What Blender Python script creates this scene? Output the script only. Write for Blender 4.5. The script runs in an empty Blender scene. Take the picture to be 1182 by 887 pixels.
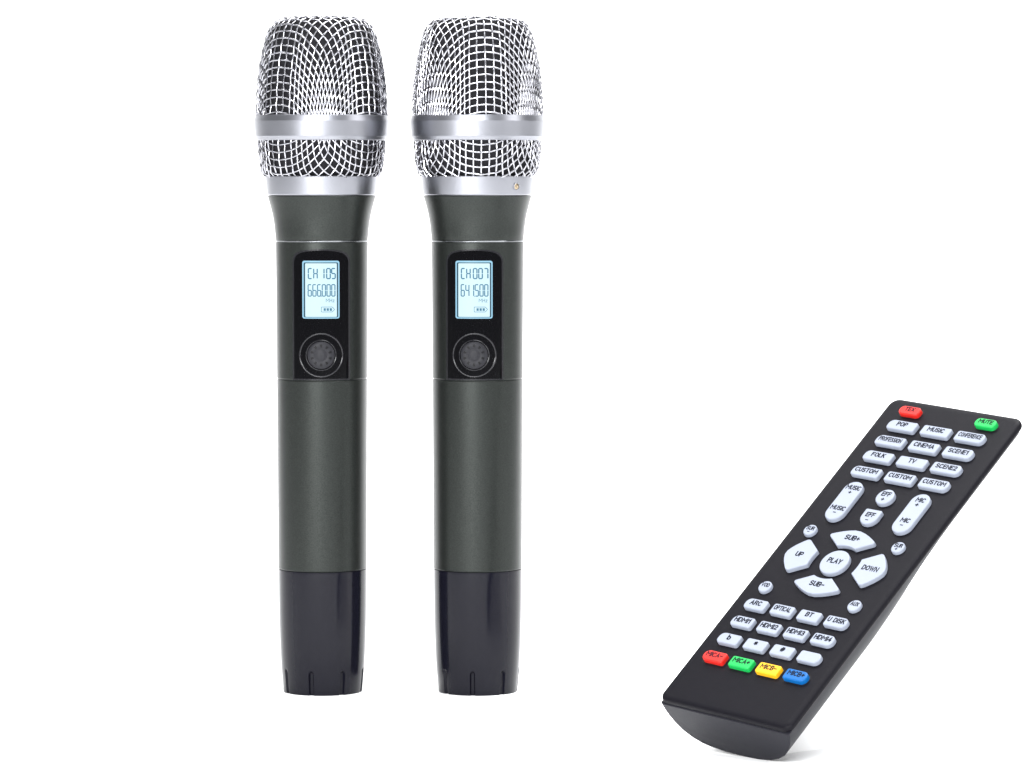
import bpy, bmesh, math, random
import numpy as np
from mathutils import Matrix, Vector

# ------------------------------------------------------------------ camera, world, lamps, exposure
scene = bpy.context.scene
C = scene.collection
rad = math.radians
F = 4600.0                      # focal length in photo pixels (photo 1182 x 887)
CX, CY = 591.0, 443.5
D = 1.533                       # distance from the camera to the microphones
PITCH = math.atan(243.5 / F)
H = (D - 0.0135) * math.tan(PITCH + math.atan((803 - CY) / F))

cam_d = bpy.data.cameras.new("camera")
cam_d.sensor_width = 36.0
cam_d.lens = 36.0 * F / 1182.0
cam_d.clip_start = 0.05
cam_d.clip_end = 100.0
cam = bpy.data.objects.new("camera", cam_d)
cam.location = (0, 0, H)
cam.rotation_euler = (math.pi / 2 - PITCH, 0, 0)
C.objects.link(cam)
scene.camera = cam

world = bpy.data.worlds.new("World")
scene.world = world
world.use_nodes = True
bg = world.node_tree.nodes["Background"]
bg.inputs[0].default_value = (0.97, 0.98, 1.0, 1)
bg.inputs[1].default_value = 0.48


def area_lamp(name, loc, target, sx, sy, power, col=(1, 1, 1)):
    ld = bpy.data.lights.new(name, 'AREA')
    ld.shape = 'RECTANGLE'
    ld.size, ld.size_y = sx, sy
    ld.energy = power
    ld.color = col
    o = bpy.data.objects.new(name, ld)
    o.location = loc
    o.rotation_euler = (Vector(target) - Vector(loc)).to_track_quat('-Z', 'Y').to_euler()
    C.objects.link(o)
    return o


area_lamp("backdrop_lamp", (0.0, 1.9, 1.9), (0.0, 3.0, 0.5), 2.4, 0.5, 60)
area_lamp("overhead_softbox", (0.40, 1.5, 1.4), (0.35, 1.5, 0.0), 1.8, 1.1, 40, (0.98, 0.99, 1.0))
area_lamp("front_softbox", (0.02, -0.35, 0.85), (-0.03, 1.53, 0.08), 0.75, 0.5, 17, (0.95, 0.985, 1.0))

area_lamp("side_fill", (1.75, 0.75, 0.75), (0.2, 1.4, 0.02), 0.8, 0.7, 11, (1.0, 0.99, 0.985))  # added fill, whitens the wedge's right side and the floor beside it

area_lamp("low_fill", (-0.30, 0.62, 0.34), (0.16, 1.36, 0.0), 0.5, 0.25, 12, (1.0, 1.0, 1.0))  # added fill, lifts the shadow under the remote's near end

scene.view_settings.view_transform = 'Standard'
scene.view_settings.look = 'None'
scene.view_settings.exposure = 0
scene.view_settings.gamma = 1
scene.view_settings.use_curve_mapping = False
scene.render.engine = 'CYCLES'
scene.cycles.max_bounces = 8


# ------------------------------------------------------------------ materials
def material(name, base, rough=0.5, metal=0.0, spec=0.5, grain=None, bump=None, coat=0.0, emit=None):
    m = bpy.data.materials.new(name)
    m.use_nodes = True
    nt = m.node_tree
    p = nt.nodes["Principled BSDF"]
    p.inputs["Base Color"].default_value = (*base, 1)
    p.inputs["Roughness"].default_value = rough
    p.inputs["Metallic"].default_value = metal
    p.inputs["Specular IOR Level"].default_value = spec
    if coat:
        p.inputs["Coat Weight"].default_value = coat
        p.inputs["Coat Roughness"].default_value = 0.06
    if emit:
        p.inputs["Emission Color"].default_value = (*emit[0], 1)
        p.inputs["Emission Strength"].default_value = emit[1]
    if grain or bump:
        tc = nt.nodes.new("ShaderNodeTexCoord")
        mp = nt.nodes.new("ShaderNodeMapping")
        nz = nt.nodes.new("ShaderNodeTexNoise")
        nz.inputs["Detail"].default_value = 4
        nt.links.new(tc.outputs["Object"], mp.inputs["Vector"])
        nt.links.new(mp.outputs["Vector"], nz.inputs["Vector"])
        scale, stretch, amt_r, amt_b, dist = (grain or (2500, (1, 1, 1), 0.0, 0.0, 0.0)) if grain else bump
        nz.inputs["Scale"].default_value = scale
        mp.inputs["Scale"].default_value = stretch
        if amt_r:
            mr = nt.nodes.new("ShaderNodeMapRange")
            mr.inputs["To Min"].default_value = rough - amt_r
            mr.inputs["To Max"].default_value = rough + amt_r
            nt.links.new(nz.outputs["Fac"], mr.inputs["Value"])
            nt.links.new(mr.outputs["Result"], p.inputs["Roughness"])
        if amt_b:
            mx = nt.nodes.new("ShaderNodeMix")
            mx.data_type = 'RGBA'
            mx.inputs["A"].default_value = (*[c * (1 - amt_b) for c in base], 1)
            mx.inputs["B"].default_value = (*[c * (1 + amt_b) for c in base], 1)
            nt.links.new(nz.outputs["Fac"], mx.inputs["Factor"])
            nt.links.new(mx.outputs["Result"], p.inputs["Base Color"])
        if dist:
            b = nt.nodes.new("ShaderNodeBump")
            b.inputs["Strength"].default_value = 0.5
            b.inputs["Distance"].default_value = dist
            nt.links.new(nz.outputs["Fac"], b.inputs["Height"])
            nt.links.new(b.outputs["Normal"], p.inputs["Normal"])
    return m


M = dict(
    white=material("white_paper", (0.92, 0.92, 0.92), 0.9, spec=0.1, grain=(40, (1, 1, 1), 0.03, 0.01, 0)),
    silver=material("satin_silver", (0.25, 0.255, 0.28), 0.33, 1.0, grain=(900, (1, 1, 30), 0.03, 0.03, 0)),
    steel=material("bare_steel_edge", (0.22, 0.23, 0.24), 0.22, 1.0, grain=(900, (1, 1, 1), 0.05, 0.04, 0)),
    wire=material("wire_steel", (0.40, 0.40, 0.43), 0.22, 1.0, grain=(1500, (1, 1, 1), 0.06, 0.05, 0)),
    foam=material("black_foam", (0.010, 0.010, 0.012), 0.95, spec=0.15, grain=(2600, (1, 1, 1), 0.03, 0.5, 0.0004)),
    paint=material("gunmetal_paint", (0.0215, 0.0242, 0.0226), 0.33, 0.65, spec=0.27, grain=(2600, (1, 1, 1), 0.10, 0.6, 0.00002)),
    cap=material("gloss_black_plastic", (0.0045, 0.0045, 0.0080), 0.15, spec=0.15, grain=(700, (1, 1, 1), 0.0, 0.1, 0)),
    panel=material("gloss_black_window", (0.002, 0.002, 0.0025), 0.05, spec=0.08, grain=(500, (1, 1, 1), 0.01, 0.1, 0)),
    rubber=material("dark_grey_rubber", (0.014, 0.014, 0.017), 0.5, spec=0.15, grain=(2500, (1, 1, 1), 0.05, 0.2, 0.00003)),
    rubberdark=material("black_rubber", (0.004, 0.004, 0.005), 0.4, spec=0.12, grain=(2500, (1, 1, 1), 0.05, 0.2, 0.00003)),
    rim=material("dark_gloss_rim", (0.008, 0.008, 0.010), 0.2, spec=0.32, grain=(700, (1, 1, 1), 0.02, 0.1, 0)),
    lcd=material("lit_screen", (0.02, 0.03, 0.03), 0.25, spec=0.1, emit=((0.70, 0.92, 1.0), 1.0)),
    lcdframe=material("lit_screen_border", (0.05, 0.07, 0.08), 0.2, spec=0.2, emit=((0.28, 0.60, 0.82), 0.85)),
    lcdgap=material("screen_gap", (0.010, 0.030, 0.045), 0.3, spec=0.2, grain=(700, (1, 1, 1), 0.02, 0.1, 0)),
    seg=material("screen_segment", (0.02, 0.05, 0.07), 0.4, spec=0.1, emit=((0.02, 0.085, 0.15), 1.0)),
    segpale=material("screen_segment_pale", (0.02, 0.05, 0.07), 0.4, spec=0.1, emit=((0.20, 0.38, 0.46), 1.0)),
    brass=material("screw_brass", (0.36, 0.29, 0.20), 0.3, 1.0, grain=(900, (1, 1, 1), 0.05, 0.1, 0)),
    shell=material("matte_black_shell", (0.0045, 0.0042, 0.0062), 0.45, spec=0.075, grain=(3200, (1, 1, 1), 0.06, 0.12, 0.00003)),
    belly=material("matte_black_underside", (0.010, 0.010, 0.014), 0.5, spec=0.17, grain=(3200, (1, 1, 1), 0.06, 0.12, 0.00003)),
    recess_shade=material("recess_shade_black", (0.004, 0.004, 0.005), 0.6, spec=0.2, grain=(900, (1, 1, 1), 0.05, 0.1, 0)),  # painted shade round the coloured keys
    key=material("pale_blue_white_rubber", (0.215, 0.236, 0.288), 0.42, spec=0.25, grain=(1500, (1, 1, 1), 0.04, 0.02, 0.00001)),
    red=material("red_rubber", (0.44, 0.013, 0.009), 0.4, spec=0.22, grain=(1500, (1, 1, 1), 0.04, 0.04, 0.00001)),
    green=material("green_rubber", (0.006, 0.29, 0.055), 0.4, spec=0.22, grain=(1500, (1, 1, 1), 0.04, 0.04, 0.00001)),
    yellow=material("yellow_rubber", (0.60, 0.30, 0.008), 0.4, spec=0.22, grain=(1500, (1, 1, 1), 0.04, 0.04, 0.00001)),
    blue=material("blue_rubber", (0.0005, 0.075, 0.25), 0.4, spec=0.22, grain=(1500, (1, 1, 1), 0.04, 0.04, 0.00001)),
    ink=material("black_ink", (0.008, 0.009, 0.014), 0.7, spec=0.05, grain=(900, (1, 1, 1), 0.03, 0.1, 0)),
)


# ------------------------------------------------------------------ helpers
def mesh_obj(name, me, mat, parent=None, smooth=None, label=None):
    if mat is not None and not me.materials:
        me.materials.append(mat)
    o = bpy.data.objects.new(name, me)
    C.objects.link(o)
    if parent is not None:
        o.parent = parent
    if label:
        o["label"] = label
    return o


def make_mesh(name, verts, faces, angle=None):
    me = bpy.data.meshes.new(name)
    me.from_pydata([tuple(map(float, v)) for v in verts], [], [tuple(f) for f in faces])
    bm = bmesh.new()
    bm.from_mesh(me)
    bmesh.ops.recalc_face_normals(bm, faces=bm.faces)
    bm.to_mesh(me)
    bm.free()
    if angle is not None:
        me.polygons.foreach_set("use_smooth", [True] * len(me.polygons))
        me.set_sharp_from_angle(angle=rad(angle))
    me.update()
    return me


def tangent(y):
    """slope z/y of the ray through photo row y"""
    return math.tan(-PITCH + math.atan((CY - y) / F))


PX = D / F                                   # metres per photo pixel at the microphone axis


def za(y):                                   # height of photo row y on the microphone's axis plane
    return H + D * tangent(y)


def zfront(y, r=52.5):                       # height of photo row y on the microphone's front
    return H + (D - r * PX) * tangent(y)


def lathe(name, prof, n=160, angle=32):
    """prof: list of (radius, z); radius 0 makes a pole"""
    verts, faces, rings = [], [], []
    for r, z in prof:
        if r <= 1e-9:
            verts.append((0, 0, z))
            rings.append([len(verts) - 1])
        else:
            s = len(verts)
            for k in range(n):
                a = 2 * math.pi * k / n
                verts.append((r * math.sin(a), -r * math.cos(a), z))
            rings.append(list(range(s, s + n)))
    for A, B in zip(rings, rings[1:]):
        if len(A) == 1 and len(B) == 1:
            continue
        for k in range(n):
            j = (k + 1) % n
            if len(A) == 1:
                faces.append((A[0], B[k], B[j]))
            elif len(B) == 1:
                faces.append((A[k], B[0], A[j]))
            else:
                faces.append((A[k], B[k], B[j], A[j]))
    return make_mesh(name, verts, faces, angle)


def smooth_profile(pts, step):
    """Catmull-Rom through (r, z) points, resampled by arc length"""
    P = np.array(pts, float)
    Q = np.vstack([2 * P[0] - P[1], P, 2 * P[-1] - P[-2]])
    out = []
    for i in range(1, len(Q) - 2):
        p0, p1, p2, p3 = Q[i - 1:i + 3]
        for t in np.linspace(0, 1, 16, endpoint=False):
            out.append(0.5 * ((2 * p1) + (p2 - p0) * t + (2 * p0 - 5 * p1 + 4 * p2 - p3) * t * t + (3 * p1 - p0 - 3 * p2 + p3) * t ** 3))
    out.append(P[-1])
    out = np.array(out)
    s = np.concatenate([[0], np.cumsum(np.linalg.norm(np.diff(out, axis=0), axis=1))])
    n = max(2, int(s[-1] / step))
    g = np.linspace(0, s[-1], n + 1)
    return np.stack([np.interp(g, s, out[:, 0]), np.interp(g, s, out[:, 1])], 1), g


# ------------------------------------------------------------------ the white surface (floor sweeping up into a backdrop)
def build_surface():
    verts, faces = [], []
    prof = [(-4.0, 0.0), (0.0, 0.0), (2.4, 0.0)]
    for k in range(1, 19):
        a = rad(90 * k / 18)
        prof.append((2.4 + 0.7 * math.sin(a), 0.7 - 0.7 * math.cos(a)))
    prof.append((3.1, 2.0))
    xs = np.linspace(-6, 6, 25)
    for y, z in prof:
        for x in xs:
            verts.append((x, y, z))
    n = len(xs)
    for i in range(len(prof) - 1):
        for j in range(n - 1):
            faces.append((i * n + j, i * n + j + 1, (i + 1) * n + j + 1, (i + 1) * n + j))
    o = mesh_obj("white_surface", make_mesh("white_surface", verts, faces, 40), M["white"])
    o["kind"] = "structure"


build_surface()


# ------------------------------------------------------------------ woven wire grille: a square net draped over a turned shape
def drape(profile, s, d, smax):
    """square net (both wire families keep their pitch d) laid over the surface of revolution (r, z)(arc length s)"""
    rr, zz = profile[:, 0], profile[:, 1]
    A0, A1 = profile[:-1], profile[1:]
    dA = A1 - A0
    LA = np.linalg.norm(dA, axis=1)
    tA = dA / LA[:, None]
    nA = np.stack([-tA[:, 1], tA[:, 0]], 1)

    def pos(th, u):
        r = np.interp(u, s, rr)
        return np.array([r * math.cos(th), r * math.sin(th), np.interp(u, s, zz)])

    def dist(Q):
        """signed distance to the profile and arc length of the nearest point, for an array of points"""
        q = np.stack([np.hypot(Q[:, 0], Q[:, 1]), Q[:, 2]], 1)
        w = q[:, None, :] - A0[None]
        t = np.clip((w * tA).sum(2), 0, LA)
        c = w - t[..., None] * tA
        dd = np.linalg.norm(c, axis=2)
        k = dd.argmin(1)
        i = np.arange(len(q))
        return (w[i, k] * nA[k]).sum(1), s[k] + t[i, k]

    N = int(smax / d) + 2
    P = {(i, 0): (0.0, i * d) for i in range(N + 1)}
    P.update({(0, i): (math.pi / 2, i * d) for i in range(N + 1)})
    ph = np.linspace(0, 2 * math.pi, 73)
    for tot in range(2, 2 * N + 1):
        for i in range(1, tot):
            j = tot - i
            if i > N or j > N:
                continue
            a, b = P.get((i - 1, j)), P.get((i, j - 1))
            if a is None or b is None or a[1] > smax or b[1] > smax:
                continue
            A, B, G = pos(*a), pos(*b), pos(*P[i - 1, j - 1])
            ab = B - A
            L = np.linalg.norm(ab)
            if L < 0.05 * d:
                continue
            if L > 1.9 * d:
                ab *= 1.9 * d / L
                L = 1.9 * d
            Mid = 0.5 * (A + B)
            rad_ = math.sqrt(d * d - L * L / 4)
            e1 = Mid - G
            w = ab / L
            e1 -= w * (e1 @ w)
            e1 /= np.linalg.norm(e1) + 1e-12
            e2 = np.cross(w, e1)
            ring = lambda f: Mid + rad_ * (np.cos(f)[:, None] * e1 + np.sin(f)[:, None] * e2)
            g, _ = dist(ring(ph))
            best = None
            for k in range(72):
                if g[k] * g[k + 1] <= 0:
                    lo, hi, gl = ph[k], ph[k + 1], g[k]
                    for _ in range(18):
                        m = 0.5 * (lo + hi)
                        gm = dist(ring(np.array([m])))[0][0]
                        if gm * gl > 0:
                            lo = m
                        else:
                            hi = m
                    Q = ring(np.array([lo]))
                    far = np.linalg.norm(Q[0] - G)
                    if best is None or far > best[0]:
                        best = (far, Q)
            if best is None:
                continue
            Q = best[1]
            u = dist(Q)[1][0]
            P[i, j] = (math.atan2(Q[0, 1], Q[0, 0]), float(u))
    return P, N


def grille_mesh(name, pts, pitch, wire, slip=1.0, flip=False):
    prof, s = smooth_profile(pts, 0.0004)
    smax = s[-1]
    end = prof[-1] + (prof[-1] - prof[-2]) / np.linalg.norm(prof[-1] - prof[-2]) * 3 * pitch
    prof, s = np.vstack([prof, end]), np.append(s, smax + 3 * pitch)
    P, N = drape(prof, s, pitch, smax)
    # the sheet slips a little where it would bunch up between the wire directions
    knots = np.array([(0, 0), (7, 8), (14, 15.3), (20, 19.2), (26, 23), (31, 26.8), (35, 30.5), (38, 34.2), (41, 38.5), (45, 45)], float)
    for kk, (th, u) in list(P.items()):
        q = min(1.0, max(0.0, (u / PX - 48) / 50.0))
        q = q * q * (3 - 2 * q) * slip
        dg = math.degrees(th)
        nd = float(np.interp(dg, knots[:, 0], knots[:, 1])) if dg <= 45 else 90 - float(np.interp(90 - dg, knots[:, 0], knots[:, 1]))
        P[kk] = (th + q * rad(nd - dg), u)
    rr, zz = prof[:, 0], prof[:, 1]

    def node(i, j):
        k = (abs(i), abs(j))
        if k not in P:
            return None
        th, u = P[k]
        if i < 0:
            th = math.pi - th
        if j < 0:
            th = -th
        return th, u

    def point(th, u, off):
        u = min(u, s[-1] - 1e-6)
        r, z = np.interp(u, s, rr), np.interp(u, s, zz)
        e = 0.0004
        u0, u1 = max(u - e, 0), min(u + e, s[-1])
        dr = np.interp(u1, s, rr) - np.interp(u0, s, rr)
        dz = np.interp(u1, s, zz) - np.interp(u0, s, zz)
        L = math.hypot(dr, dz) + 1e-12
        nr, nz = -dz / L, dr / L
        if flip:
            nr, nz = dz / L, -dr / L
        # nr outward: for a cap whose profile starts at the top pole dz is negative
        r2, z2 = r + nr * off, z + nz * off
        return np.array([r2 * math.cos(th), r2 * math.sin(th), z2])

    verts, faces = [], []
    ns = 6

    def tube(path):
        path = np.array(path)
        if len(path) < 2:
            return
        T = np.gradient(path, axis=0)
        T /= (np.linalg.norm(T, axis=1)[:, None] + 1e-12)
        base = len(verts)
        up = np.array([0.31, 0.17, 0.93])
        for p, t in zip(path, T):
            a = np.cross(t, up)
            if np.linalg.norm(a) < 1e-3:
                a = np.cross(t, np.array([1.0, 0, 0]))
            a /= np.linalg.norm(a)
            b = np.cross(t, a)
            up = b if np.dot(b, up) > 0 else -b
            for k in range(ns):
                w = 2 * math.pi * k / ns
                verts.append(p + wire * (a * math.cos(w) + b * math.sin(w)))
        for q in range(len(path) - 1):
            for k in range(ns):
                k2 = (k + 1) % ns
                o0, o1 = base + q * ns, base + (q + 1) * ns
                faces.append((o0 + k, o0 + k2, o1 + k2, o1 + k))

    for fam in (0, 1):
        for i in range(-N, N + 1):
            run = []
            for j in range(-N, N + 2):
                nd = node(i, j) if fam == 0 else node(j, i)
                if j == N + 1:
                    nd = None
                if nd is None:
                    if len(run) > 1:
                        path = []
                        for q, (th, u, o) in enumerate(run):
                            X = point(th, u, o)
                            path.append(X)
                            if q + 1 < len(run):
                                th2, u2, o2 = run[q + 1]
                                Y = point(th2, u2, 0)
                                X0 = point(th, u, 0)
                                mid = 0.5 * (X0 + Y)
                                # push the mid point back out on to the surface
                                rm = 0.5 * (math.hypot(X0[0], X0[1]) + math.hypot(Y[0], Y[1]))
                                rl = math.hypot(mid[0], mid[1])
                                if rl > 0.3 * rm:
                                    mid[0] *= rm / rl
                                    mid[1] *= rm / rl
                                path.append(mid)
                        tube(path)
                    run = []
                elif run and run[-1][1] > smax and nd[1] > smax:
                    continue
                else:
                    o = wire * 0.72 * (1 if (i + j) % 2 == 0 else -1) * (1 if fam == 0 else -1)
                    run.append((nd[0], nd[1], o))
    # rotate so that wire direction theta = 0 faces the camera (-y)
    out = [(v[1], -v[0], v[2]) for v in verts]
    return make_mesh(name, out, faces, 60)


# ------------------------------------------------------------------ microphones
BODY = [(62.4, 226), (61.4, 230), (59.2, 238), (57.0, 247), (55.4, 256), (54.2, 266), (53.3, 276)]
TUBE = [(53.2, 279), (52.9, 320), (52.5, 380), (52.2, 436)]
TUBE2 = [(52.2, 438), (51.8, 500), (51.5, 580), (51.3, 656)]


def body_r(z):
    ys = [(za(y), r * PX) for r, y in TUBE + TUBE2]
    ys.sort()
    return float(np.interp(z, [a for a, _ in ys], [b for _, b in ys]))


def patch_mesh(name, outline, off, base_off=None, seg=1.6):
    """a flat outline in (x, z) metres wrapped on the front of the barrel, 'off' proud of it; closed with a skirt"""
    bm = bmesh.new()
    vs = [bm.verts.new((x, 0, z)) for x, z in outline]
    bm.faces.new(vs)
    # cut into strips so it can bend round the barrel
    xs = [p[0] for p in outline]
    step = seg * PX
    x = math.floor(min(xs) / step) * step + step
    while x < max(xs):
        geom = bm.verts[:] + bm.edges[:] + bm.faces[:]
        bmesh.ops.bisect_plane(bm, geom=geom, plane_co=(x + 1e-7, 0, 0), plane_no=(1, 0, 0), dist=1e-8)
        x += step
    if base_off is not None:
        geom = bmesh.ops.extrude_face_region(bm, geom=bm.faces[:])
        newv = [g for g in geom["geom"] if isinstance(g, bmesh.types.BMVert)]
        newset = set(newv)
    else:
        newset = set(bm.verts)
    for v in bm.verts:
        o = off if v in newset else base_off
        R = body_r(v.co.z) + o
        v.co.y = -math.sqrt(max(R * R - v.co.x ** 2, 1e-9))
    bmesh.ops.recalc_face_normals(bm, faces=bm.faces[:])
    if base_off is None:
        for f in bm.faces:
            if f.normal.y > 0:
                f.normal_flip()
    me = bpy.data.meshes.new(name)
    bm.to_mesh(me)
    bm.free()
    me.polygons.foreach_set("use_smooth", [True] * len(me.polygons))
    me.set_sharp_from_angle(angle=rad(30))
    return me


def merge_meshes(name, meshes):
    bm = bmesh.new()
    for me in meshes:
        bm.from_mesh(me)
        bpy.data.meshes.remove(me)
    out = bpy.data.meshes.new(name)
    bm.to_mesh(out)
    bm.free()
    out.polygons.foreach_set("use_smooth", [True] * len(out.polygons))
    out.set_sharp_from_angle(angle=rad(30))
    return out


def round_poly(pts, radii, n=7):
    """2-D polygon with rounded corners (counter-clockwise or clockwise)"""
    out = []
    N = len(pts)
    if not hasattr(radii, "__len__"):
        radii = [radii] * N
    for i in range(N):
        p, a, b = np.array(pts[i], float), np.array(pts[i - 1], float), np.array(pts[(i + 1) % N], float)
        r = radii[i]
        u, v = a - p, b - p
        lu, lv = np.linalg.norm(u), np.linalg.norm(v)
        u /= lu
        v /= lv
        cosang = float(np.clip(u @ v, -1, 1))
        ang = math.acos(cosang)
        if r <= 0 or ang > math.pi - 0.02:
            out.append(tuple(p))
            continue
        t = min(r / math.tan(ang / 2), 0.49 * lu, 0.49 * lv)
        for k in range(n + 1):
            w = k / n
            q0, q1 = p + u * t, p + v * t
            # conic through the two tangent points, close to the true arc
            s = math.sin(ang / 2)
            wt = s
            den = (1 - w) ** 2 + 2 * wt * w * (1 - w) + w * w
            q = ((1 - w) ** 2 * q0 + 2 * wt * w * (1 - w) * p + w * w * q1) / den
            out.append((float(q[0]), float(q[1])))
    return out


# seven-segment digits, drawn in a unit box (0..1, 0..1)
SEGS = {'0': 'abcdef', '1': 'bc', '2': 'abged', '3': 'abgcd', '4': 'fgbc', '5': 'afgcd', '6': 'afgecd', '7': 'abc',
        '8': 'abcdefg', '9': 'abcdfg', 'C': 'afed', 'H': 'fegbc'}


def seg_polys(ch, w, h, t):
    g, e, m = t * 0.06, t * 0.30, t / 2
    P = []

    def hor(y):
        return [(g, y), (g + e, y + m), (w - g - e, y + m), (w - g, y), (w - g - e, y - m), (g + e, y - m)]

    def ver(x, y0, y1):
        return [(x, y0 + g), (x - m, y0 + g + e), (x - m, y1 - g - e), (x, y1 - g), (x + m, y1 - g - e), (x + m, y0 + g + e)]

    for s in SEGS[ch]:
        if s == 'a':
            P.append(hor(h))
        if s == 'g':
            P.append(hor(h / 2))
        if s == 'd':
            P.append(hor(0))
        if s == 'f':
            P.append(ver(0, h / 2, h))
        if s == 'e':
            P.append(ver(0, 0, h / 2))
        if s == 'b':
            P.append(ver(w, h / 2, h))
        if s == 'c':
            P.append(ver(w, 0, h / 2))
    return P


# plain single-stroke capitals, each on a grid 4 wide and 6 high (width may differ)
def _arc(cx, cy, rx, ry, a0, a1, n=10):
    return [(cx + rx * math.cos(rad(a0 + (a1 - a0) * k / n)), cy + ry * math.sin(rad(a0 + (a1 - a0) * k / n))) for k in range(n + 1)]


GLYPH = {
    'A': (4.2, [[(0, 0), (2.1, 6), (4.2, 0)], [(0.8, 2), (3.4, 2)]]),
    'B': (3.6, [[(0, 0), (0, 6), (2.1, 6)] + _arc(2.1, 4.55, 1.3, 1.45, 90, -90) + [(0, 3.1)], [(2.2, 3.1)] + _arc(2.2, 1.55, 1.4, 1.55, 90, -90) + [(0, 0)]]),
    'C': (3.9, [_arc(2.0, 3, 2.0, 3, 45, 315, 18)]),
    'D': (3.8, [[(0, 0), (0, 6), (1.6, 6)] + _arc(1.6, 3, 2.2, 3, 90, -90, 14) + [(0, 0)]]),
    'E': (3.3, [[(3.3, 6), (0, 6), (0, 0), (3.3, 0)], [(0, 3.1), (2.9, 3.1)]]),
    'F': (3.2, [[(3.2, 6), (0, 6), (0, 0)], [(0, 3.1), (2.7, 3.1)]]),
    'H': (3.7, [[(0, 0), (0, 6)], [(3.7, 0), (3.7, 6)], [(0, 3.1), (3.7, 3.1)]]),
    'I': (0.2, [[(0.1, 0), (0.1, 6)]]),
    'K': (3.7, [[(0, 0), (0, 6)], [(3.6, 6), (0, 2.4)], [(1.3, 3.6), (3.7, 0)]]),
    'L': (3.1, [[(0, 6), (0, 0), (3.1, 0)]]),
    'M': (5.4, [[(0, 0), (0, 6), (2.7, 2.4), (5.4, 6), (5.4, 0)]]),
    'N': (3.8, [[(0, 0), (0, 6), (3.8, 0), (3.8, 6)]]),
    'O': (4.2, [_arc(2.1, 3, 2.1, 3, 0, 360, 24)]),
    'P': (3.5, [[(0, 0), (0, 6), (2.0, 6)] + _arc(2.0, 4.4, 1.5, 1.6, 90, -90) + [(0, 2.8)]]),
    'R': (3.7, [[(0, 0), (0, 6), (2.1, 6)] + _arc(2.1, 4.5, 1.5, 1.5, 90, -90) + [(0, 3.0)], [(2.0, 3.0), (3.7, 0)]]),
    'S': (3.6, [_arc(1.8, 4.5, 1.7, 1.5, 35, 270, 12) + _arc(1.8, 1.5, 1.8, 1.5, 90, -145, 12)]),
    'T': (3.8, [[(0, 6), (3.8, 6)], [(1.9, 6), (1.9, 0)]]),
    'U': (3.7, [[(0, 6), (0, 1.9)] + _arc(1.85, 1.9, 1.85, 1.9, 180, 360, 12) + [(3.7, 6)]]),
    'V': (4.1, [[(0, 6), (2.05, 0), (4.1, 6)]]),
    'W': (5.6, [[(0, 6), (1.4, 0), (2.8, 5.4), (4.2, 0), (5.6, 6)]]),
    'X': (4.0, [[(0, 0), (4, 6)], [(0, 6), (4, 0)]]),
    'Y': (4.0, [[(0, 6), (2, 2.9), (4, 6)], [(2, 2.9), (2, 0)]]),
    '1': (1.6, [[(0, 4.6), (1.5, 6), (1.5, 0)]]),
    '2': (3.5, [_arc(1.75, 4.3, 1.7, 1.7, 165, -30, 10) + [(0, 0), (3.6, 0)]]),
    '3': (3.5, [_arc(1.7, 4.5, 1.5, 1.5, 150, -90, 10) + _arc(1.7, 1.55, 1.8, 1.55, 90, -150, 10)]),
    '4': (3.9, [[(2.8, 0), (2.8, 6), (0, 1.7), (3.9, 1.7)]]),
    'b': (3.3, [[(0, 6), (0, 0.2)], _arc(1.65, 2.0, 1.65, 2.0, 0, 360, 18)]),
    'z': (2.9, [[(0, 4), (2.9, 4), (0, 0), (2.9, 0)]]),
    '+': (3.4, [[(0, 3), (3.4, 3)], [(1.7, 1.3), (1.7, 4.7)]]),
    '-': (2.8, [[(0, 3), (2.8, 3)]]),
    '*': (3.4, [[(1.7, 1.2), (1.7, 5.0)], [(0.1, 2.1), (3.3, 4.1)], [(0.1, 4.1), (3.3, 2.1)]]),
    '#': (4.2, [[(0.9, 0.6), (1.5, 5.4)], [(2.7, 0.6), (3.3, 5.4)], [(0, 2.2), (4, 2.2)], [(0.3, 3.9), (4.3, 3.9)]]),
    ' ': (1.8, []),
}


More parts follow.
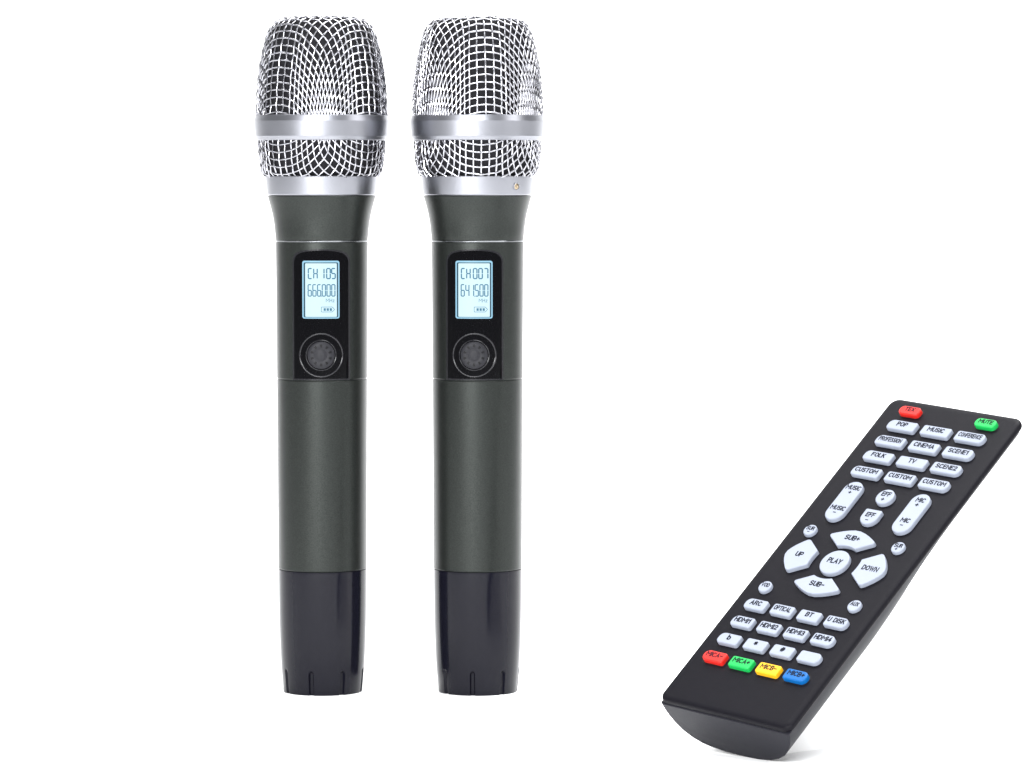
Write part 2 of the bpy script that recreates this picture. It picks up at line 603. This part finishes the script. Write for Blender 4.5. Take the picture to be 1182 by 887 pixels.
def text_mesh(name, body, height, width=None, weight=1.6, max_width=None):
    """lettering as flat strokes, centred on the origin in x / y"""
    segs, x = [], 0.0
    for ch in body:
        w, strokes = GLYPH[ch]
        for st in strokes:
            run = []
            for a, b in st:
                if not run or math.hypot(x + a - run[-1][0], b - run[-1][1]) > 0.05:
                    run.append((x + a, b))
            segs.append(run)
        x += w + 1.75
    total = x - 1.75
    sy = height / 6.0
    sx = sy * 1.06
    if width:
        sx = width / (total + weight)
    elif max_width and (total + weight) * sx > max_width:
        sx = max_width / (total + weight)
    hw = weight * 0.5
    verts, faces = [], []
    lvl = 0
    for st in segs:
        pts = [np.array([(a - total / 2), b - 3.0]) for a, b in st]
        closed = np.linalg.norm(pts[0] - pts[-1]) < 1e-6
        n = len(pts)
        base = len(verts)
        for i, p in enumerate(pts):
            t0 = pts[i] - pts[i - 1] if i > 0 else (pts[-1] - pts[-2] if closed else None)
            t1 = pts[i + 1] - pts[i] if i + 1 < n else (pts[1] - pts[0] if closed else None)
            if t0 is None:
                t0 = t1
            if t1 is None:
                t1 = t0
            t0, t1 = t0 / np.linalg.norm(t0), t1 / np.linalg.norm(t1)
            tt = t0 + t1
            tt = tt / (np.linalg.norm(tt) + 1e-9)
            nn = np.array([-tt[1], tt[0]])
            c = max(0.45, abs(float(nn @ np.array([-t0[1], t0[0]]))))
            ext = np.zeros(2)
            if not closed and i == 0:
                ext = -t1 * hw * 0.9
            if not closed and i == n - 1:
                ext = t0 * hw * 0.9
            for sd in (1, -1):
                q = p + ext + nn * sd * hw / c
                verts.append((q[0] * sx, q[1] * sy, lvl * 1.0e-3 * height))
        for i in range(n - 1):
            a = base + 2 * i
            faces.append((a, a + 1, a + 3, a + 2))
        lvl += 1
    me = bpy.data.meshes.new(name)
    me.from_pydata(verts, [], faces)
    me.update()
    return me


# --- shared microphone meshes
UP = [(0.0, 20.3), (18, 20.4), (34, 20.7), (45, 21.6), (52.5, 24.0), (58.2, 28.5), (62.2, 35.0), (65.2, 44), (69.2, 60), (73.0, 80), (75.6, 104), (77.0, 134), (77.05, 137)]
LOW = [(0.0, 207.6), (25, 207.4), (50, 206.8), (60, 206.0), (65, 204.9), (68.6, 202.0), (70.6, 197.6), (72.4, 189), (73.6, 178), (74.3, 168), (74.6, 158)]
CAPP = [(49.3, 656.6), (50.7, 656.9), (51.2, 658.2), (51.1, 680), (50.8, 705), (50.2, 730), (49.2, 755), (47.9, 775), (46.4, 792), (45.6, 797), (43.6, 800.6), (40.0, 803.0)]


def pz(pts, dr=0.0):
    return [(max(r + dr, 0.0) * PX if r > 0 else 0.0, za(y)) for r, y in pts]


WIRE = 0.96 * PX
ME = {}
ME["upper"] = grille_mesh("upper_grille", pz(UP, -1.9), 8.55 * PX, WIRE)
ME["lower"] = grille_mesh("lower_grille", pz(LOW, -1.9), 8.55 * PX, WIRE, slip=0.55, flip=True)
foam_prof = [(0.0, 22.5), (30, 22.8), (44, 24.4), (52, 28), (57, 33), (60.5, 40), (64, 52), (67.5, 72), (70, 96), (72, 134),
             (72, 150), (71, 168), (69, 184), (66, 196), (60, 203), (40, 204), (0, 204)]
ME["foam"] = lathe("foam_liner", pz(foam_prof), 96, 60)
ring = [(70, 134), (75.9, 133.3), (76.5, 133.8), (77.8, 140.2), (77.75, 140.8), (76.6, 157.6), (76.2, 158.3), (74.9, 161.8), (74.2, 162.4), (70, 162)]
ME["ring"] = lathe("grille_ring", pz(ring), 192, 9)
collar = [(60, 203), (64.6, 203.2), (65.0, 204.0), (64.9, 205), (63.2, 222.5), (62.9, 224.3), (62.0, 225.4), (58, 225.4)]
ME["collar"] = lathe("collar", pz(collar), 192, 9)
neck = [(58, 225.6), (61.9, 225.7), (62.4, 226.6)] + BODY[1:] + [(53.0, 277.2), (52.0, 277.6), (50, 277.7)]
ME["neck"] = lathe("neck", pz(neck), 192, 25)
tube = [(50, 277.9), (51.9, 277.9), (53.3, 279.9)] + TUBE[1:3] + [(52.25, 435.6), (51.8, 436.4), (51.2, 436.8), (51.2, 437.4), (51.8, 437.6), (52.2, 438.4)] + \
       TUBE2[1:3] + [(51.3, 654.8), (50.5, 656.2), (49, 656.3)]
ME["barrel"] = lathe("barrel", pz(tube), 192, 25)


ME["seam"] = lathe("seam_ring", pz([(52, 277.5), (53.4, 277.6), (53.7, 278.0), (53.7, 278.5), (53.4, 278.9), (52, 279.0)]), 192, 25)


def cap_mesh():
    prof, s = smooth_profile(pz(CAPP), 0.00045)
    zs = prof[:, 1]
    zt, zb = za(770), za(806)
    n = 8 * 72
    verts, faces = [], []
    for r, z in prof:
        for k in range(n):
            a = 2 * math.pi * k / n
            da = (math.degrees(a) + 22.5) % 45 - 22.5
            x = abs(da) * math.pi / 180 * r / PX             # px away from the slot's middle line
            half = 3.1
            dz = max(0.0, (z - zt) / PX + half)                # rounded upper end
            dd = math.hypot(x, dz) if dz > 0 else x
            depth = 3.0 * min(1.0, max(0.0, (half - dd) / 1.2))
            R = r - depth * PX
            verts.append((R * math.sin(a), -R * math.cos(a), z))
    m = len(prof)
    for i in range(m - 1):
        for k in range(n):
            j = (k + 1) % n
            faces.append((i * n + k, i * n + j, (i + 1) * n + j, (i + 1) * n + k))
    c0 = len(verts)
    verts.append((0, 0, zs[0]))
    verts.append((0, 0, zs[-1]))
    for k in range(n):
        j = (k + 1) % n
        faces.append((c0, j, k))
        faces.append((c0 + 1, (m - 1) * n + k, (m - 1) * n + j))
    return make_mesh("end_cap", verts, faces, 40)


ME["cap"] = cap_mesh()


def fx(px):
    """half-pixel offsets on the front, to metres"""
    return px * (D - 52.5 * PX) / F


# the black window: straight sides, arched top
def window_outline(grow=0.0):
    hw = 32.0 + grow
    pts = [(-hw, 438.2 + grow), (hw, 438.2 + grow), (hw, 306)]
    for k in range(0, 49):
        a = rad(180 * k / 48)
        x = hw * math.cos(a)
        q = abs(x / hw)
        y = 288.9 + 4.2 * q ** 2 + 9.5 * (1 - (1 - q ** 9) ** 0.55) - grow
        pts.append((x, y))
    pts.append((-hw, 306))
    pts = [p for i, p in enumerate(pts) if i == 0 or math.hypot(p[0] - pts[i - 1][0], p[1] - pts[i - 1][1]) > 0.02]
    return [(fx(x), zfront(y)) for x, y in pts]


def rect(x0, y0, x1, y1, r):
    pts = round_poly([(x0, y0), (x1, y0), (x1, y1), (x0, y1)], r, 5)
    return [(fx(x), zfront(y)) for x, y in pts]


ME["window_rim"] = patch_mesh("window_rim", window_outline(1.0), 0.00022, -0.0008)
ME["window"] = patch_mesh("display_window", window_outline(-0.6), 0.00040, -0.0008)
ME["lcd_frame"] = patch_mesh("screen_frame", rect(-21.7, 301.2, 21.2, 368.0, 2.5), 0.00052, 0.0002)
ME["lcd_gap"] = patch_mesh("screen_gap", rect(-20.1, 303.2, 19.8, 366.6, 1.5), 0.00060, 0.0003)
ME["lcd"] = patch_mesh("screen", rect(-18.3, 304.2, 18.2, 366.0, 1.0), 0.00068, 0.0004)


def radial_patch(name, cx, cy, prof, n=72, bumps=None):
    """a turned relief whose axis points out of the barrel: prof = (radius px, height px above the window)"""
    verts, faces, rings = [], [], []
    for r, h in prof:
        if r == 0:
            rings.append([len(verts)])
            ks = [0]
        else:
            rings.append(list(range(len(verts), len(verts) + n)))
            ks = range(n)
        for k in ks:
            a = 2 * math.pi * k / n
            x, z = fx(cx + r * math.cos(a)), zfront(cy) + fx(r * math.sin(a))
            hh = h
            R = body_r(z) + 0.0004 + hh * PX
            verts.append((x, -math.sqrt(R * R - x * x), z))
    for A, B in zip(rings, rings[1:]):
        for k in range(n):
            j = (k + 1) % n
            if len(B) == 1:
                faces.append((A[k], A[j], B[0]))
            else:
                faces.append((A[k], A[j], B[j], B[k]))
    return make_mesh(name, verts, faces, 50)


BX, BY = 0.0, 410.3
ME["button_rim"] = radial_patch("button_rim", BX, BY, [(25.9, -0.5), (25.6, 0.35), (25.1, 0.6), (24.5, 0.45), (23.9, -0.1), (20.5, -0.5), (18.2, -0.3), (17.8, 0.3), (17.3, 0.55), (16.8, 0.3), (16.4, -1.0)])
ME["button"] = radial_patch("power_button", BX, BY, [(16.0, -0.8), (15.8, 0.6), (15.0, 1.3), (12.0, 1.7), (8.0, 1.75), (7.4, 1.35), (6.6, 1.35), (6.0, 1.75), (3.0, 1.9), (0, 1.95)])


def marks_mesh():
    out = []
    for k in range(10):
        a = 2 * math.pi * (k + 0.5) / 10
        c, s_ = math.cos(a), math.sin(a)
        pts = []
        for (r, w) in ((9.2, -0.9), (12.6, -1.5), (12.6, 1.5), (9.2, 0.9)):
            x, y = r * c - w * s_, r * s_ + w * c
            pts.append((fx(BX + x), zfront(BY + y)))
        out.append(patch_mesh("m", pts, 0.0004 + 2.05 * PX, 0.0004 + 1.4 * PX, 0.8))
    return merge_meshes("button_marks", out)


ME["marks"] = marks_mesh()


def lcd_lettering(line1, line2, points):
    out = []

    def add(polys, x, y, off=0.00078):
        for p in polys:
            pts = [(fx(x + a), zfront(y - b)) for a, b in p]
            out.append(patch_mesh("s", pts, off, None, 0.8))

    x0s = [-14.7, -7.9, None, 2.9, 8.6, 13.6]
    for ch, x in line1:
        add(seg_polys(ch, 4.1, 11.6, 1.45), x, 321.8)
    for ch, x in line2:
        add(seg_polys(ch, 3.7, 13.2, 1.25), x, 342.0)
    for x, y in points:
        add([[(-.45, -.45), (.45, -.45), (.45, .45), (-.45, .45)]], x, y)
    # battery outline and blocks
    a = [(0.3, 354.6), (13.0, 354.6), (15.6, 357.4), (13.0, 360.3), (0.3, 360.3)]
    for i in range(5):
        p, q = np.array(a[i]), np.array(a[(i + 1) % 5])
        t = (q - p) / np.linalg.norm(q - p)
        nn = np.array([-t[1], t[0]]) * 0.28
        pts = [p + nn, q + nn, q - nn, p - nn]
        out.append(patch_mesh("s", [(fx(u), zfront(v)) for u, v in pts], 0.00076, None, 0.8))
    for k in range(3):
        x = 3.0 + 3.5 * k
        out.append(patch_mesh("s", [(fx(u), zfront(v)) for u, v in ((x, 356), (x + 2.5, 356), (x + 2.5, 359), (x, 359))], 0.00076, None, 0.8))
    # unit lettering, wrapped on the barrel
    me = text_mesh("u", "MHz", fx(3.8), width=fx(10.0), weight=0.8)
    for v in me.vertices:
        x, z = v.co.x + fx(10.6), zfront(347.0) + v.co.y
        R = body_r(z) + 0.00076 + v.co.z
        v.co = (x, -math.sqrt(R * R - x * x), z)
    me2 = me
    out.append(me2)
    return merge_meshes("display_text", out)


def empty(name, loc, label, cat, group=None):
    o = bpy.data.objects.new(name, None)
    o.empty_display_size = 0.02
    o.location = loc
    o["label"] = label
    o["category"] = cat
    if group:
        o["group"] = group
    C.objects.link(o)
    return o


def microphone(xpx, face, head, head2, cap_turn, text, label, screw=None):
    x = (xpx - CX) / F * D
    t = empty("handheld_microphone", (x, D, 0), label, "microphone", "wireless handheld microphones standing side by side")
    t.rotation_euler = (0, 0, rad(face))

    def part(name, key, mat, parent=t, turn=None):
        o = mesh_obj(name, ME[key], M[mat], parent)
        if turn is not None:
            o.rotation_euler = (0, 0, rad(turn - face))
        return o

    part("foam_liner", "foam", "foam")
    part("upper_grille", "upper", "wire", turn=head)
    part("lower_grille", "lower", "wire", turn=head2)
    part("grille_ring", "ring", "silver")
    col = part("collar", "collar", "silver")
    part("neck", "neck", "paint")
    bar = part("barrel", "barrel", "paint")
    part("seam_ring", "seam", "steel", bar)
    part("end_cap", "cap", "cap", turn=cap_turn)
    w = part("display_window", "window", "panel")
    part("window_rim", "window_rim", "rim", w)
    part("screen_frame", "lcd_frame", "lcdframe", w)
    part("screen_gap", "lcd_gap", "lcdgap", w)
    part("screen", "lcd", "lcd", w)
    mesh_obj("display_text", lcd_lettering(*text), M["seg"], w)
    b = part("power_button", "button", "rubber")
    part("button_rim", "button_rim", "rim", b)
    part("button_marks", "marks", "rubberdark", b)
    if screw:
        az, y = screw
        r = 63.9 * PX
        a = rad(az - face)
        # a small screw sunk in a bright countersink; built along +z and turned to face outwards
        prof = [(4.7 * PX, -0.0004), (4.6 * PX, 0.0002), (4.1 * PX, 0.00034), (3.6 * PX, 0.00026), (3.4 * PX, -0.0001)]
        ms = lathe("screw_hole", prof, 32, 40)
        mh = lathe("screw_head", [(3.6 * PX, 0.00005), (3.0 * PX, 0.00018), (1.6 * PX, 0.00022), (1.4 * PX, 0.0001), (0.0, 0.0001)], 24, 40)
        for me, nm, mt in ((ms, "screw_hole", "silver"), (mh, "screw", "brass")):
            o = mesh_obj(nm, me, M[mt], col)
            o.location = (r * math.sin(a), -r * math.cos(a), za(y))
            o.rotation_euler = Vector((math.sin(a), -math.cos(a), -0.08)).to_track_quat('Z', 'Y').to_euler()
    return t


line105 = [('C', -14.6), ('H', -8.4), ('1', -0.6), ('0', 6.6), ('5', 12.3)]
line007 = [('C', -14.6), ('H', -8.4), ('0', -0.6), ('0', 5.6), ('7', 11.9)]
xs6 = [-14.9, -9.45, -4.0, 1.45, 6.9, 12.35]
line666 = list(zip("666000", xs6))
line641 = list(zip("641500", xs6))
microphone(371.6, 1.6, 45 + 4.5, 45 + 5.0, -16.5 + 2.7, (line105, line666, [(0.4, 342.2)]),
           "dark grey handheld microphone, its lit screen reading CH 105, left of the other microphone")
microphone(551.3, -3.9, 7.8, 4.0, -7.5 + 0.5, (line007, line641, [(0.4, 342.2)]),
           "dark grey handheld microphone with a screw in its silver collar, screen reading CH 007", screw=(44.2, 215.3))


# ------------------------------------------------------------------ remote control, leaning on a white wedge
# axes of the remote in camera space (x right, y down, z forward), found by fitting the button grid
RC = np.array([[0.6988, 0.5767, -0.4231], [0.1230, -0.6796, -0.7232], [-0.7046, 0.4533, -0.5459]])
u_, _, vt_ = np.linalg.svd(RC)
RC = u_ @ vt_
CAMW = np.array([[1, 0, 0], [0, -math.sin(PITCH), math.cos(PITCH)], [0, -math.cos(PITCH), -math.sin(PITCH)]])
RW = CAMW @ RC                                     # remote axes in the world
PLAY_DIR = CAMW @ np.array([(963.5 - CX) / F, (649.7 - CY) / F, 1.0])
VF, VT, U, DEEP = -239.0, 267.0, 100.0, 64.0
TOPN, RIMN = -4.0, -11.5

BELLY = [(98.5, 11.5), (96.5, 19), (93.3, 27), (87, 37), (78, 46.5), (67, 53.5), (54, 58.5), (38, 61.5), (20, 62.8), (0, 63)]


def belly_scale(v):
    t = min(1.0, max(0.0, (v + 75.0) / 190.0))
    t = t * t * (3 - 2 * t)
    return 1.0 - 0.50 * t


# depth scale so that the lowest corner of the foot touches the floor
low = min((RW @ np.array([su * w, VF - 9 * (dp / 64.0), -dp]))[2] for w, dp in BELLY for su in (-1, 1))
SC = H / (-PLAY_DIR[2] - low / F)                  # camera-space depth of the PLAY key
RS = SC / F                                        # metres per local unit
O_W = np.array([0, 0, H]) + PLAY_DIR * SC

remote = empty("remote_control", (0, 0, 0), "slim black remote control with rows of white keys and red, green, yellow and blue keys", "remote control")
base_local = np.array([0.0, VF, -30.0]) * RS
mw = Matrix([[*RW[i], 0] for i in range(3)] + [[0, 0, 0, 1]])
mw.translation = Vector(O_W + RW @ base_local)
remote.matrix_world = mw


def L(u, v, n):
    return ((u) * RS, (v - VF) * RS, (n + 30.0) * RS)


def inset_loop(pts, d):
    """offset a closed 2-D loop inwards by d (counter-clockwise loops)"""
    P = np.array(pts)
    A = 0.5 * np.sum(P[:, 0] * np.roll(P[:, 1], -1) - np.roll(P[:, 0], -1) * P[:, 1])
    sgn = 1 if A > 0 else -1
    E = np.roll(P, -1, 0) - P
    E /= (np.linalg.norm(E, axis=1)[:, None] + 1e-12)
    N = sgn * np.stack([-E[:, 1], E[:, 0]], 1)
    Nv = N + np.roll(N, 1, 0)
    Nv /= (np.linalg.norm(Nv, axis=1)[:, None] + 1e-12)
    cosh = np.clip(np.sum(Nv * N, 1), 0.5, 1)
    return P + Nv * (d / cosh)[:, None]


def dedupe(pts, eps=0.02):
    out = []
    for p in pts:
        if not out or math.hypot(p[0] - out[-1][0], p[1] - out[-1][1]) > eps:
            out.append(p)
    if math.hypot(out[0][0] - out[-1][0], out[0][1] - out[-1][1]) < eps:
        out.pop()
    return out


def loft(name, loops, close_bottom=True, close_top=True, angle=38):
    n = len(loops[0])
    verts = [p for lp in loops for p in lp]
    faces = []
    for i in range(len(loops) - 1):
        for k in range(n):
            j = (k + 1) % n
            faces.append((i * n + k, i * n + j, (i + 1) * n + j, (i + 1) * n + k))
    if close_top:
        faces.append(tuple(range((len(loops) - 1) * n, len(loops) * n)))
    if close_bottom:
        faces.append(tuple(reversed(range(0, n))))
    return make_mesh(name, verts, faces, angle)


def build_shells():
    outl = dedupe(round_poly([(-U, VF), (U, VF), (U, VT), (-U, VT)], [11, 11, 13, 13], 10))
    loops = []
    for d, n in ((3.0, RIMN - 2), (1.0, RIMN - 0.4), (0.3, RIMN + 0.2), (0.0, RIMN + 1.0), (0.15, TOPN - 3.4), (0.9, TOPN - 1.9), (2.2, TOPN - 0.9), (4.2, TOPN - 0.35), (7.5, TOPN)):
        q = inset_loop(outl, d)
        loops.append([L(a, b, n) for a, b in q])
    mesh_obj("top_shell", loft("top_shell", loops, True, True, 40), M["shell"], remote)
    # underside: cross-sections swept along the length
    half = BELLY
    loops = []
    stations = [VF - 0.0] + list(np.linspace(VF + 3, VT - 14, 60)) + [VT - 9, VT - 5, VT - 2.5, VT - 1.5]
    m = 0
    for si, v in enumerate(stations):
        k = belly_scale(v)
        end = 1.0
        if v > VT - 14:
            q = (v - (VT - 14)) / 13.0
            end = math.sqrt(max(0.02, 1 - q * q))
        lp = []
        seq = [(-w, dp) for w, dp in half] + [(w, dp) for w, dp in reversed(half[:-1])]
        for w, dp in seq:
            dd = 11.5 + (dp - 11.5) * k * end
            jut = -9.0 * ((dp - 11.5) / 52.5) if si == 0 else (-9.0 * ((dp - 11.5) / 52.5) * max(0.0, 1 - (v - VF) / 60.0))
            shr = 1.0
            if si == 0:
                shr = 1.0
            ww = w * shr
            if v > VT - 14:
                ww = math.copysign(max(abs(w) - 6 * ((v - (VT - 14)) / 12.5) ** 2, 0), w) if w else 0.0
            lp.append(L(ww, v + jut + 0.4, -dd))
        loops.append(lp)
    # a small rounded edge round the foot end
    first = loops[0]
    c = np.mean(np.array(first), 0)
    l1 = [tuple(np.array(p) + (c - np.array(p)) * 0.012 + np.array([0, -0.9 * RS, 0])) for p in first]
    l2 = [tuple(np.array(p) + (c - np.array(p)) * 0.035 + np.array([0, -1.5 * RS, 0])) for p in first]
    mesh_obj("bottom_shell", loft("bottom_shell", [l2, l1] + loops, True, True, 35), M["belly"], remote)


build_shells()


def key(name, outline, top, mat, text=None, edge=1.0, label=None, shade_pad=False, tv=1.3, th=5.6, tw=None, bottom=-7.0, marks=()):
    outline = dedupe(outline)
    loops = []
    for d, n in ((0.0, bottom), (0.0, TOPN), (0.1, top - 1.3), (0.3, top - 0.7), (0.7, top - 0.25), (1.1, top - 0.05), (1.4, top), (1.6, top)):
        loops.append([L(a, b, n) for a, b in inset_loop(outline, d * edge)])
    P = np.array(outline)
    cu, cv = (P[:, 0].min() + P[:, 0].max()) / 2, (P[:, 1].min() + P[:, 1].max()) / 2
    o = mesh_obj(name, loft(name, loops, True, True, 42), M[mat], remote, label=label)
    if shade_pad:
        q = inset_loop(outline, -1.5)
        lp = [[L(a, b, TOPN - 3) for a, b in q], [L(a, b, TOPN + 0.12) for a, b in q]]
        mesh_obj("recess_shade_pad", loft("recess_shade_pad", lp, True, True, 40), M["recess_shade"], o)  # flat black pad, no hollow: its colour stands in for a recess's shade
    parts = []
    if text:
        me = text_mesh("t", text, th, width=tw, max_width=(P[:, 0].max() - P[:, 0].min()) * 0.81)
        parts.append((me, cu, cv + tv))
    for body, du, dv, hh, ww in marks:
        parts.append((text_mesh("t", body, hh, width=ww), cu + du, cv + dv))
    if parts:
        for me, a, b in parts:
            for vtx in me.vertices:
                vtx.co = L(vtx.co.x + a, vtx.co.y + b, top + 0.1 + vtx.co.z)
        mesh_obj("key_lettering", merge_meshes("key_lettering", [p[0] for p in parts]), M["ink"], o)
    return o


def box(cu, cv, w, h, r):
    return round_poly([(cu - w / 2, cv - h / 2), (cu + w / 2, cv - h / 2), (cu + w / 2, cv + h / 2), (cu - w / 2, cv + h / 2)], r, 7)


def circle(cu, cv, r, n=44):
    return [(cu + r * math.cos(2 * math.pi * k / n), cv + r * math.sin(2 * math.pi * k / n)) for k in range(n)]


KT = 1.5
rows3 = [("POP", "MUSIC", "CONFERENCE"), ("PROFESSION", "CINEMA", "SCENE1"), ("FOLK", "TV", "SCENE2"), ("CUSTOM", "CUSTOM", "CUSTOM")]
for i, row in enumerate(rows3):
    for j, word in enumerate(row):
        u, v = 0.4 + (j - 1) * 51.75, 220.3 - 26.45 * i
        big, small = 6.5, 3.0
        r = [small] * 4
        if j == 0:
            r = [4.5, small, small, 8.0]
        if j == 2:
            r = [small, 8.0, 6.0, small]
        key("key", box(u, v, 42.3, 15.4, r), KT, "key", word, tv=1.7)
rows4 = [("ARC", "OPTICAL", "BT", "U DISK"), ("HDMI1", "HDMI2", "HDMI3", "HDMI4"), ("b", "*", "#", None)]
for i, row in enumerate(rows4):
    for j, word in enumerate(row):
        u, v = 0.5 + (j - 1.5) * 40.96, -83.2 - 28.03 * i
        r = [3.0] * 4
        if j == 0:
            r = [5, 3, 3, 8]
        if j == 3:
            r = [3, 8, 7, 3]
        key("key", box(u, v, 31.6, 15.6, r), KT, "key", word, tv=1.7, th=5.8 if len(word or "") > 1 else 6.4)
for j, (word, mat) in enumerate((("MICA-", "red"), ("MICA+", "green"), ("MICB-", "yellow"), ("MICB+", "blue"))):
    r = [3.0] * 4
    if j == 0:
        r = [7, 3, 3, 8]
    if j == 3:
        r = [3, 8, 8, 3]
    key("key", box(0.5 + (j - 1.5) * 41.6, -168.2, 32.6, 15.2, r), KT + 0.4, mat, word, label=mat + " key marked " + word, shade_pad=True, tv=1.7)
key("key", box(-56.5, 245.2, 31, 13.5, [6.5, 5, 5, 6.7]), KT + 0.4, "red", "TEX", label="red key marked TEX", shade_pad=True, tv=1.6, th=5.2)
key("key", box(59.0, 245.4, 31, 13.5, [6, 6.5, 6.7, 6]), KT + 0.4, "green", "MUTE", label="green key marked MUTE", shade_pad=True, tv=1.6, th=5.2)


def pill(cu, cv, r, half):
    pts = [(cu + r * math.cos(rad(a)), cv + half + r * math.sin(rad(a))) for a in range(0, 181, 9)]
    pts += [(cu + r * math.cos(rad(a)), cv - half + r * math.sin(rad(a))) for a in range(180, 361, 9)]
    return pts


key("rocker_key", pill(-51.0, 91.8, 13.3, 18.5), KT, "key", marks=(("MUSIC", 0.5, 21.5, 5.8, 22), ("+", 0.0, 13.6, 5.2, 4.6), ("MUSIC", 0.5, -12.5, 5.8, 22), ("-", 0.0, -20.0, 5.2, 4.6)))
key("rocker_key", pill(51.3, 91.8, 13.3, 18.5), KT, "key", marks=(("MIC", 0.5, 21.5, 5.8, 13.5), ("+", 0.0, 13.6, 5.6, 5.2), ("MIC", 0.5, -12.0, 5.8, 13.5), ("-", 0.0, -20.0, 5.2, 4.6)))
key("round_key", circle(0.2, 108.8, 12.1), KT, "key", marks=(("EFF", 0, 4.0, 5.8, 13.5), ("+", 0, -4.5, 5.4, 5.0)))
pts = [(12.3, 87.2), (-12.3, 87.2)] + [(0.2 + 12.3 * math.cos(rad(a)), 75.5 + 12.3 * math.sin(rad(a))) for a in range(180, 361, 9)]
key("arch_key", round_poly(pts, [2.5, 2.5] + [0] * 21), KT, "key", marks=(("EFF", 0, 3.0, 5.8, 13.5), ("-", 0, -5.5, 5.0, 4.6)))
for (u, v, w, mk) in ((-67.1, 40.1, "SUR", "-"), (67.1, 40.0, "SUR", "+")):
    key("round_key", circle(u, v, 8.6, 32), KT - 1.0, "key", marks=((w, 0, 2.4, 5.0, 12.0), (mk, 0, -3.2, 4.2, 3.8)))
key("round_key", circle(-68.2, -54.4, 8.7, 32), KT - 1.0, "key", "VOD", th=5.0, tw=12.0, tv=2.2)
key("round_key", circle(68.1, -54.6, 8.7, 32), KT - 1.0, "key", "AUX", th=5.0, tw=12.0, tv=2.2)
key("round_key", circle(0, 0, 18.9, 60), KT, "key", "PLAY", th=6.4, tw=21, tv=1.5)


def petal(apex, oc, ic, r_in, turn, swell):
    """keystone key round PLAY: apex distance, outer corner (half width, distance), inner corner, inner arc"""
    pts = [(-ic[0], ic[1])]
    for k in range(1, 8):                                   # inner arc, hollowed towards PLAY
        t = k / 8
        x = -ic[0] + 2 * ic[0] * t
        pts.append((x, ic[1] + r_in * (1 - (2 * t - 1) ** 2)))
    pts.append((ic[0], ic[1]))
    pts.append((oc[0], oc[1]))
    for k in range(1, 9):
        t = k / 9
        x = oc[0] - 2 * oc[0] * t
        pts.append((x, oc[1] + (apex - oc[1]) * (1 - abs(2 * t - 1) ** swell)))
    pts.append((-oc[0], oc[1]))
    n = len(pts)
    rr = [0] * n
    rr[0] = rr[8] = 1.5
    rr[9] = rr[n - 1] = 5.0
    q = round_poly(pts, rr, 5)
    c, s = math.cos(rad(turn)), math.sin(rad(turn))
    return [(x * c - y * s, x * s + y * c) for x, y in q]


key("arrow_key", petal(52, (36, 38.5), (13.5, 24.0), 2.5, 0, 1.6), KT, "key", "SUB+", edge=0.6, th=6.2, tw=22, tv=1.5)
key("arrow_key", petal(52, (36, 38.5), (13.5, 24.0), 2.5, 180, 1.6), KT, "key", "SUB-", edge=0.6, th=6.2, tw=22, tv=1.5)
key("arrow_key", petal(75, (26.5, 56), (11.5, 33.5), 1.2, 90, 1.6), KT, "key", "UP", edge=0.6, th=6.2, tw=11, tv=1.0)
key("arrow_key", petal(75, (26.5, 56), (11.5, 33.5), 1.2, -90, 1.6), KT, "key", "DOWN", edge=0.6, th=6.2, tw=24, tv=1.0)


# the white wedge under the remote, part of the white surface
def build_wedge():
    verts, faces = [], []
    top = [(-50, -190), (10, -190), (10, 60), (-50, 60)]
    grow = [(-0.15, -0.05), (0.35, -0.1), (0.75, 0.5), (0.1, 0.8)]
    for (u, v), g in zip(top, grow):
        w = O_W + RW @ (np.array([u, v, -62.6]) * RS)
        verts.append(tuple(w))
    for i in range(4):
        x, y, z = verts[i]
        verts.append((x + grow[i][0] * z, y + grow[i][1] * z, -0.001))
    faces = [(0, 1, 2, 3)] + [(i, i + 4, (i + 1) % 4 + 4, (i + 1) % 4) for i in range(4)]
    o = mesh_obj("white_slope", make_mesh("white_slope", verts, faces), M["white"])
    o["kind"] = "structure"


build_wedge()
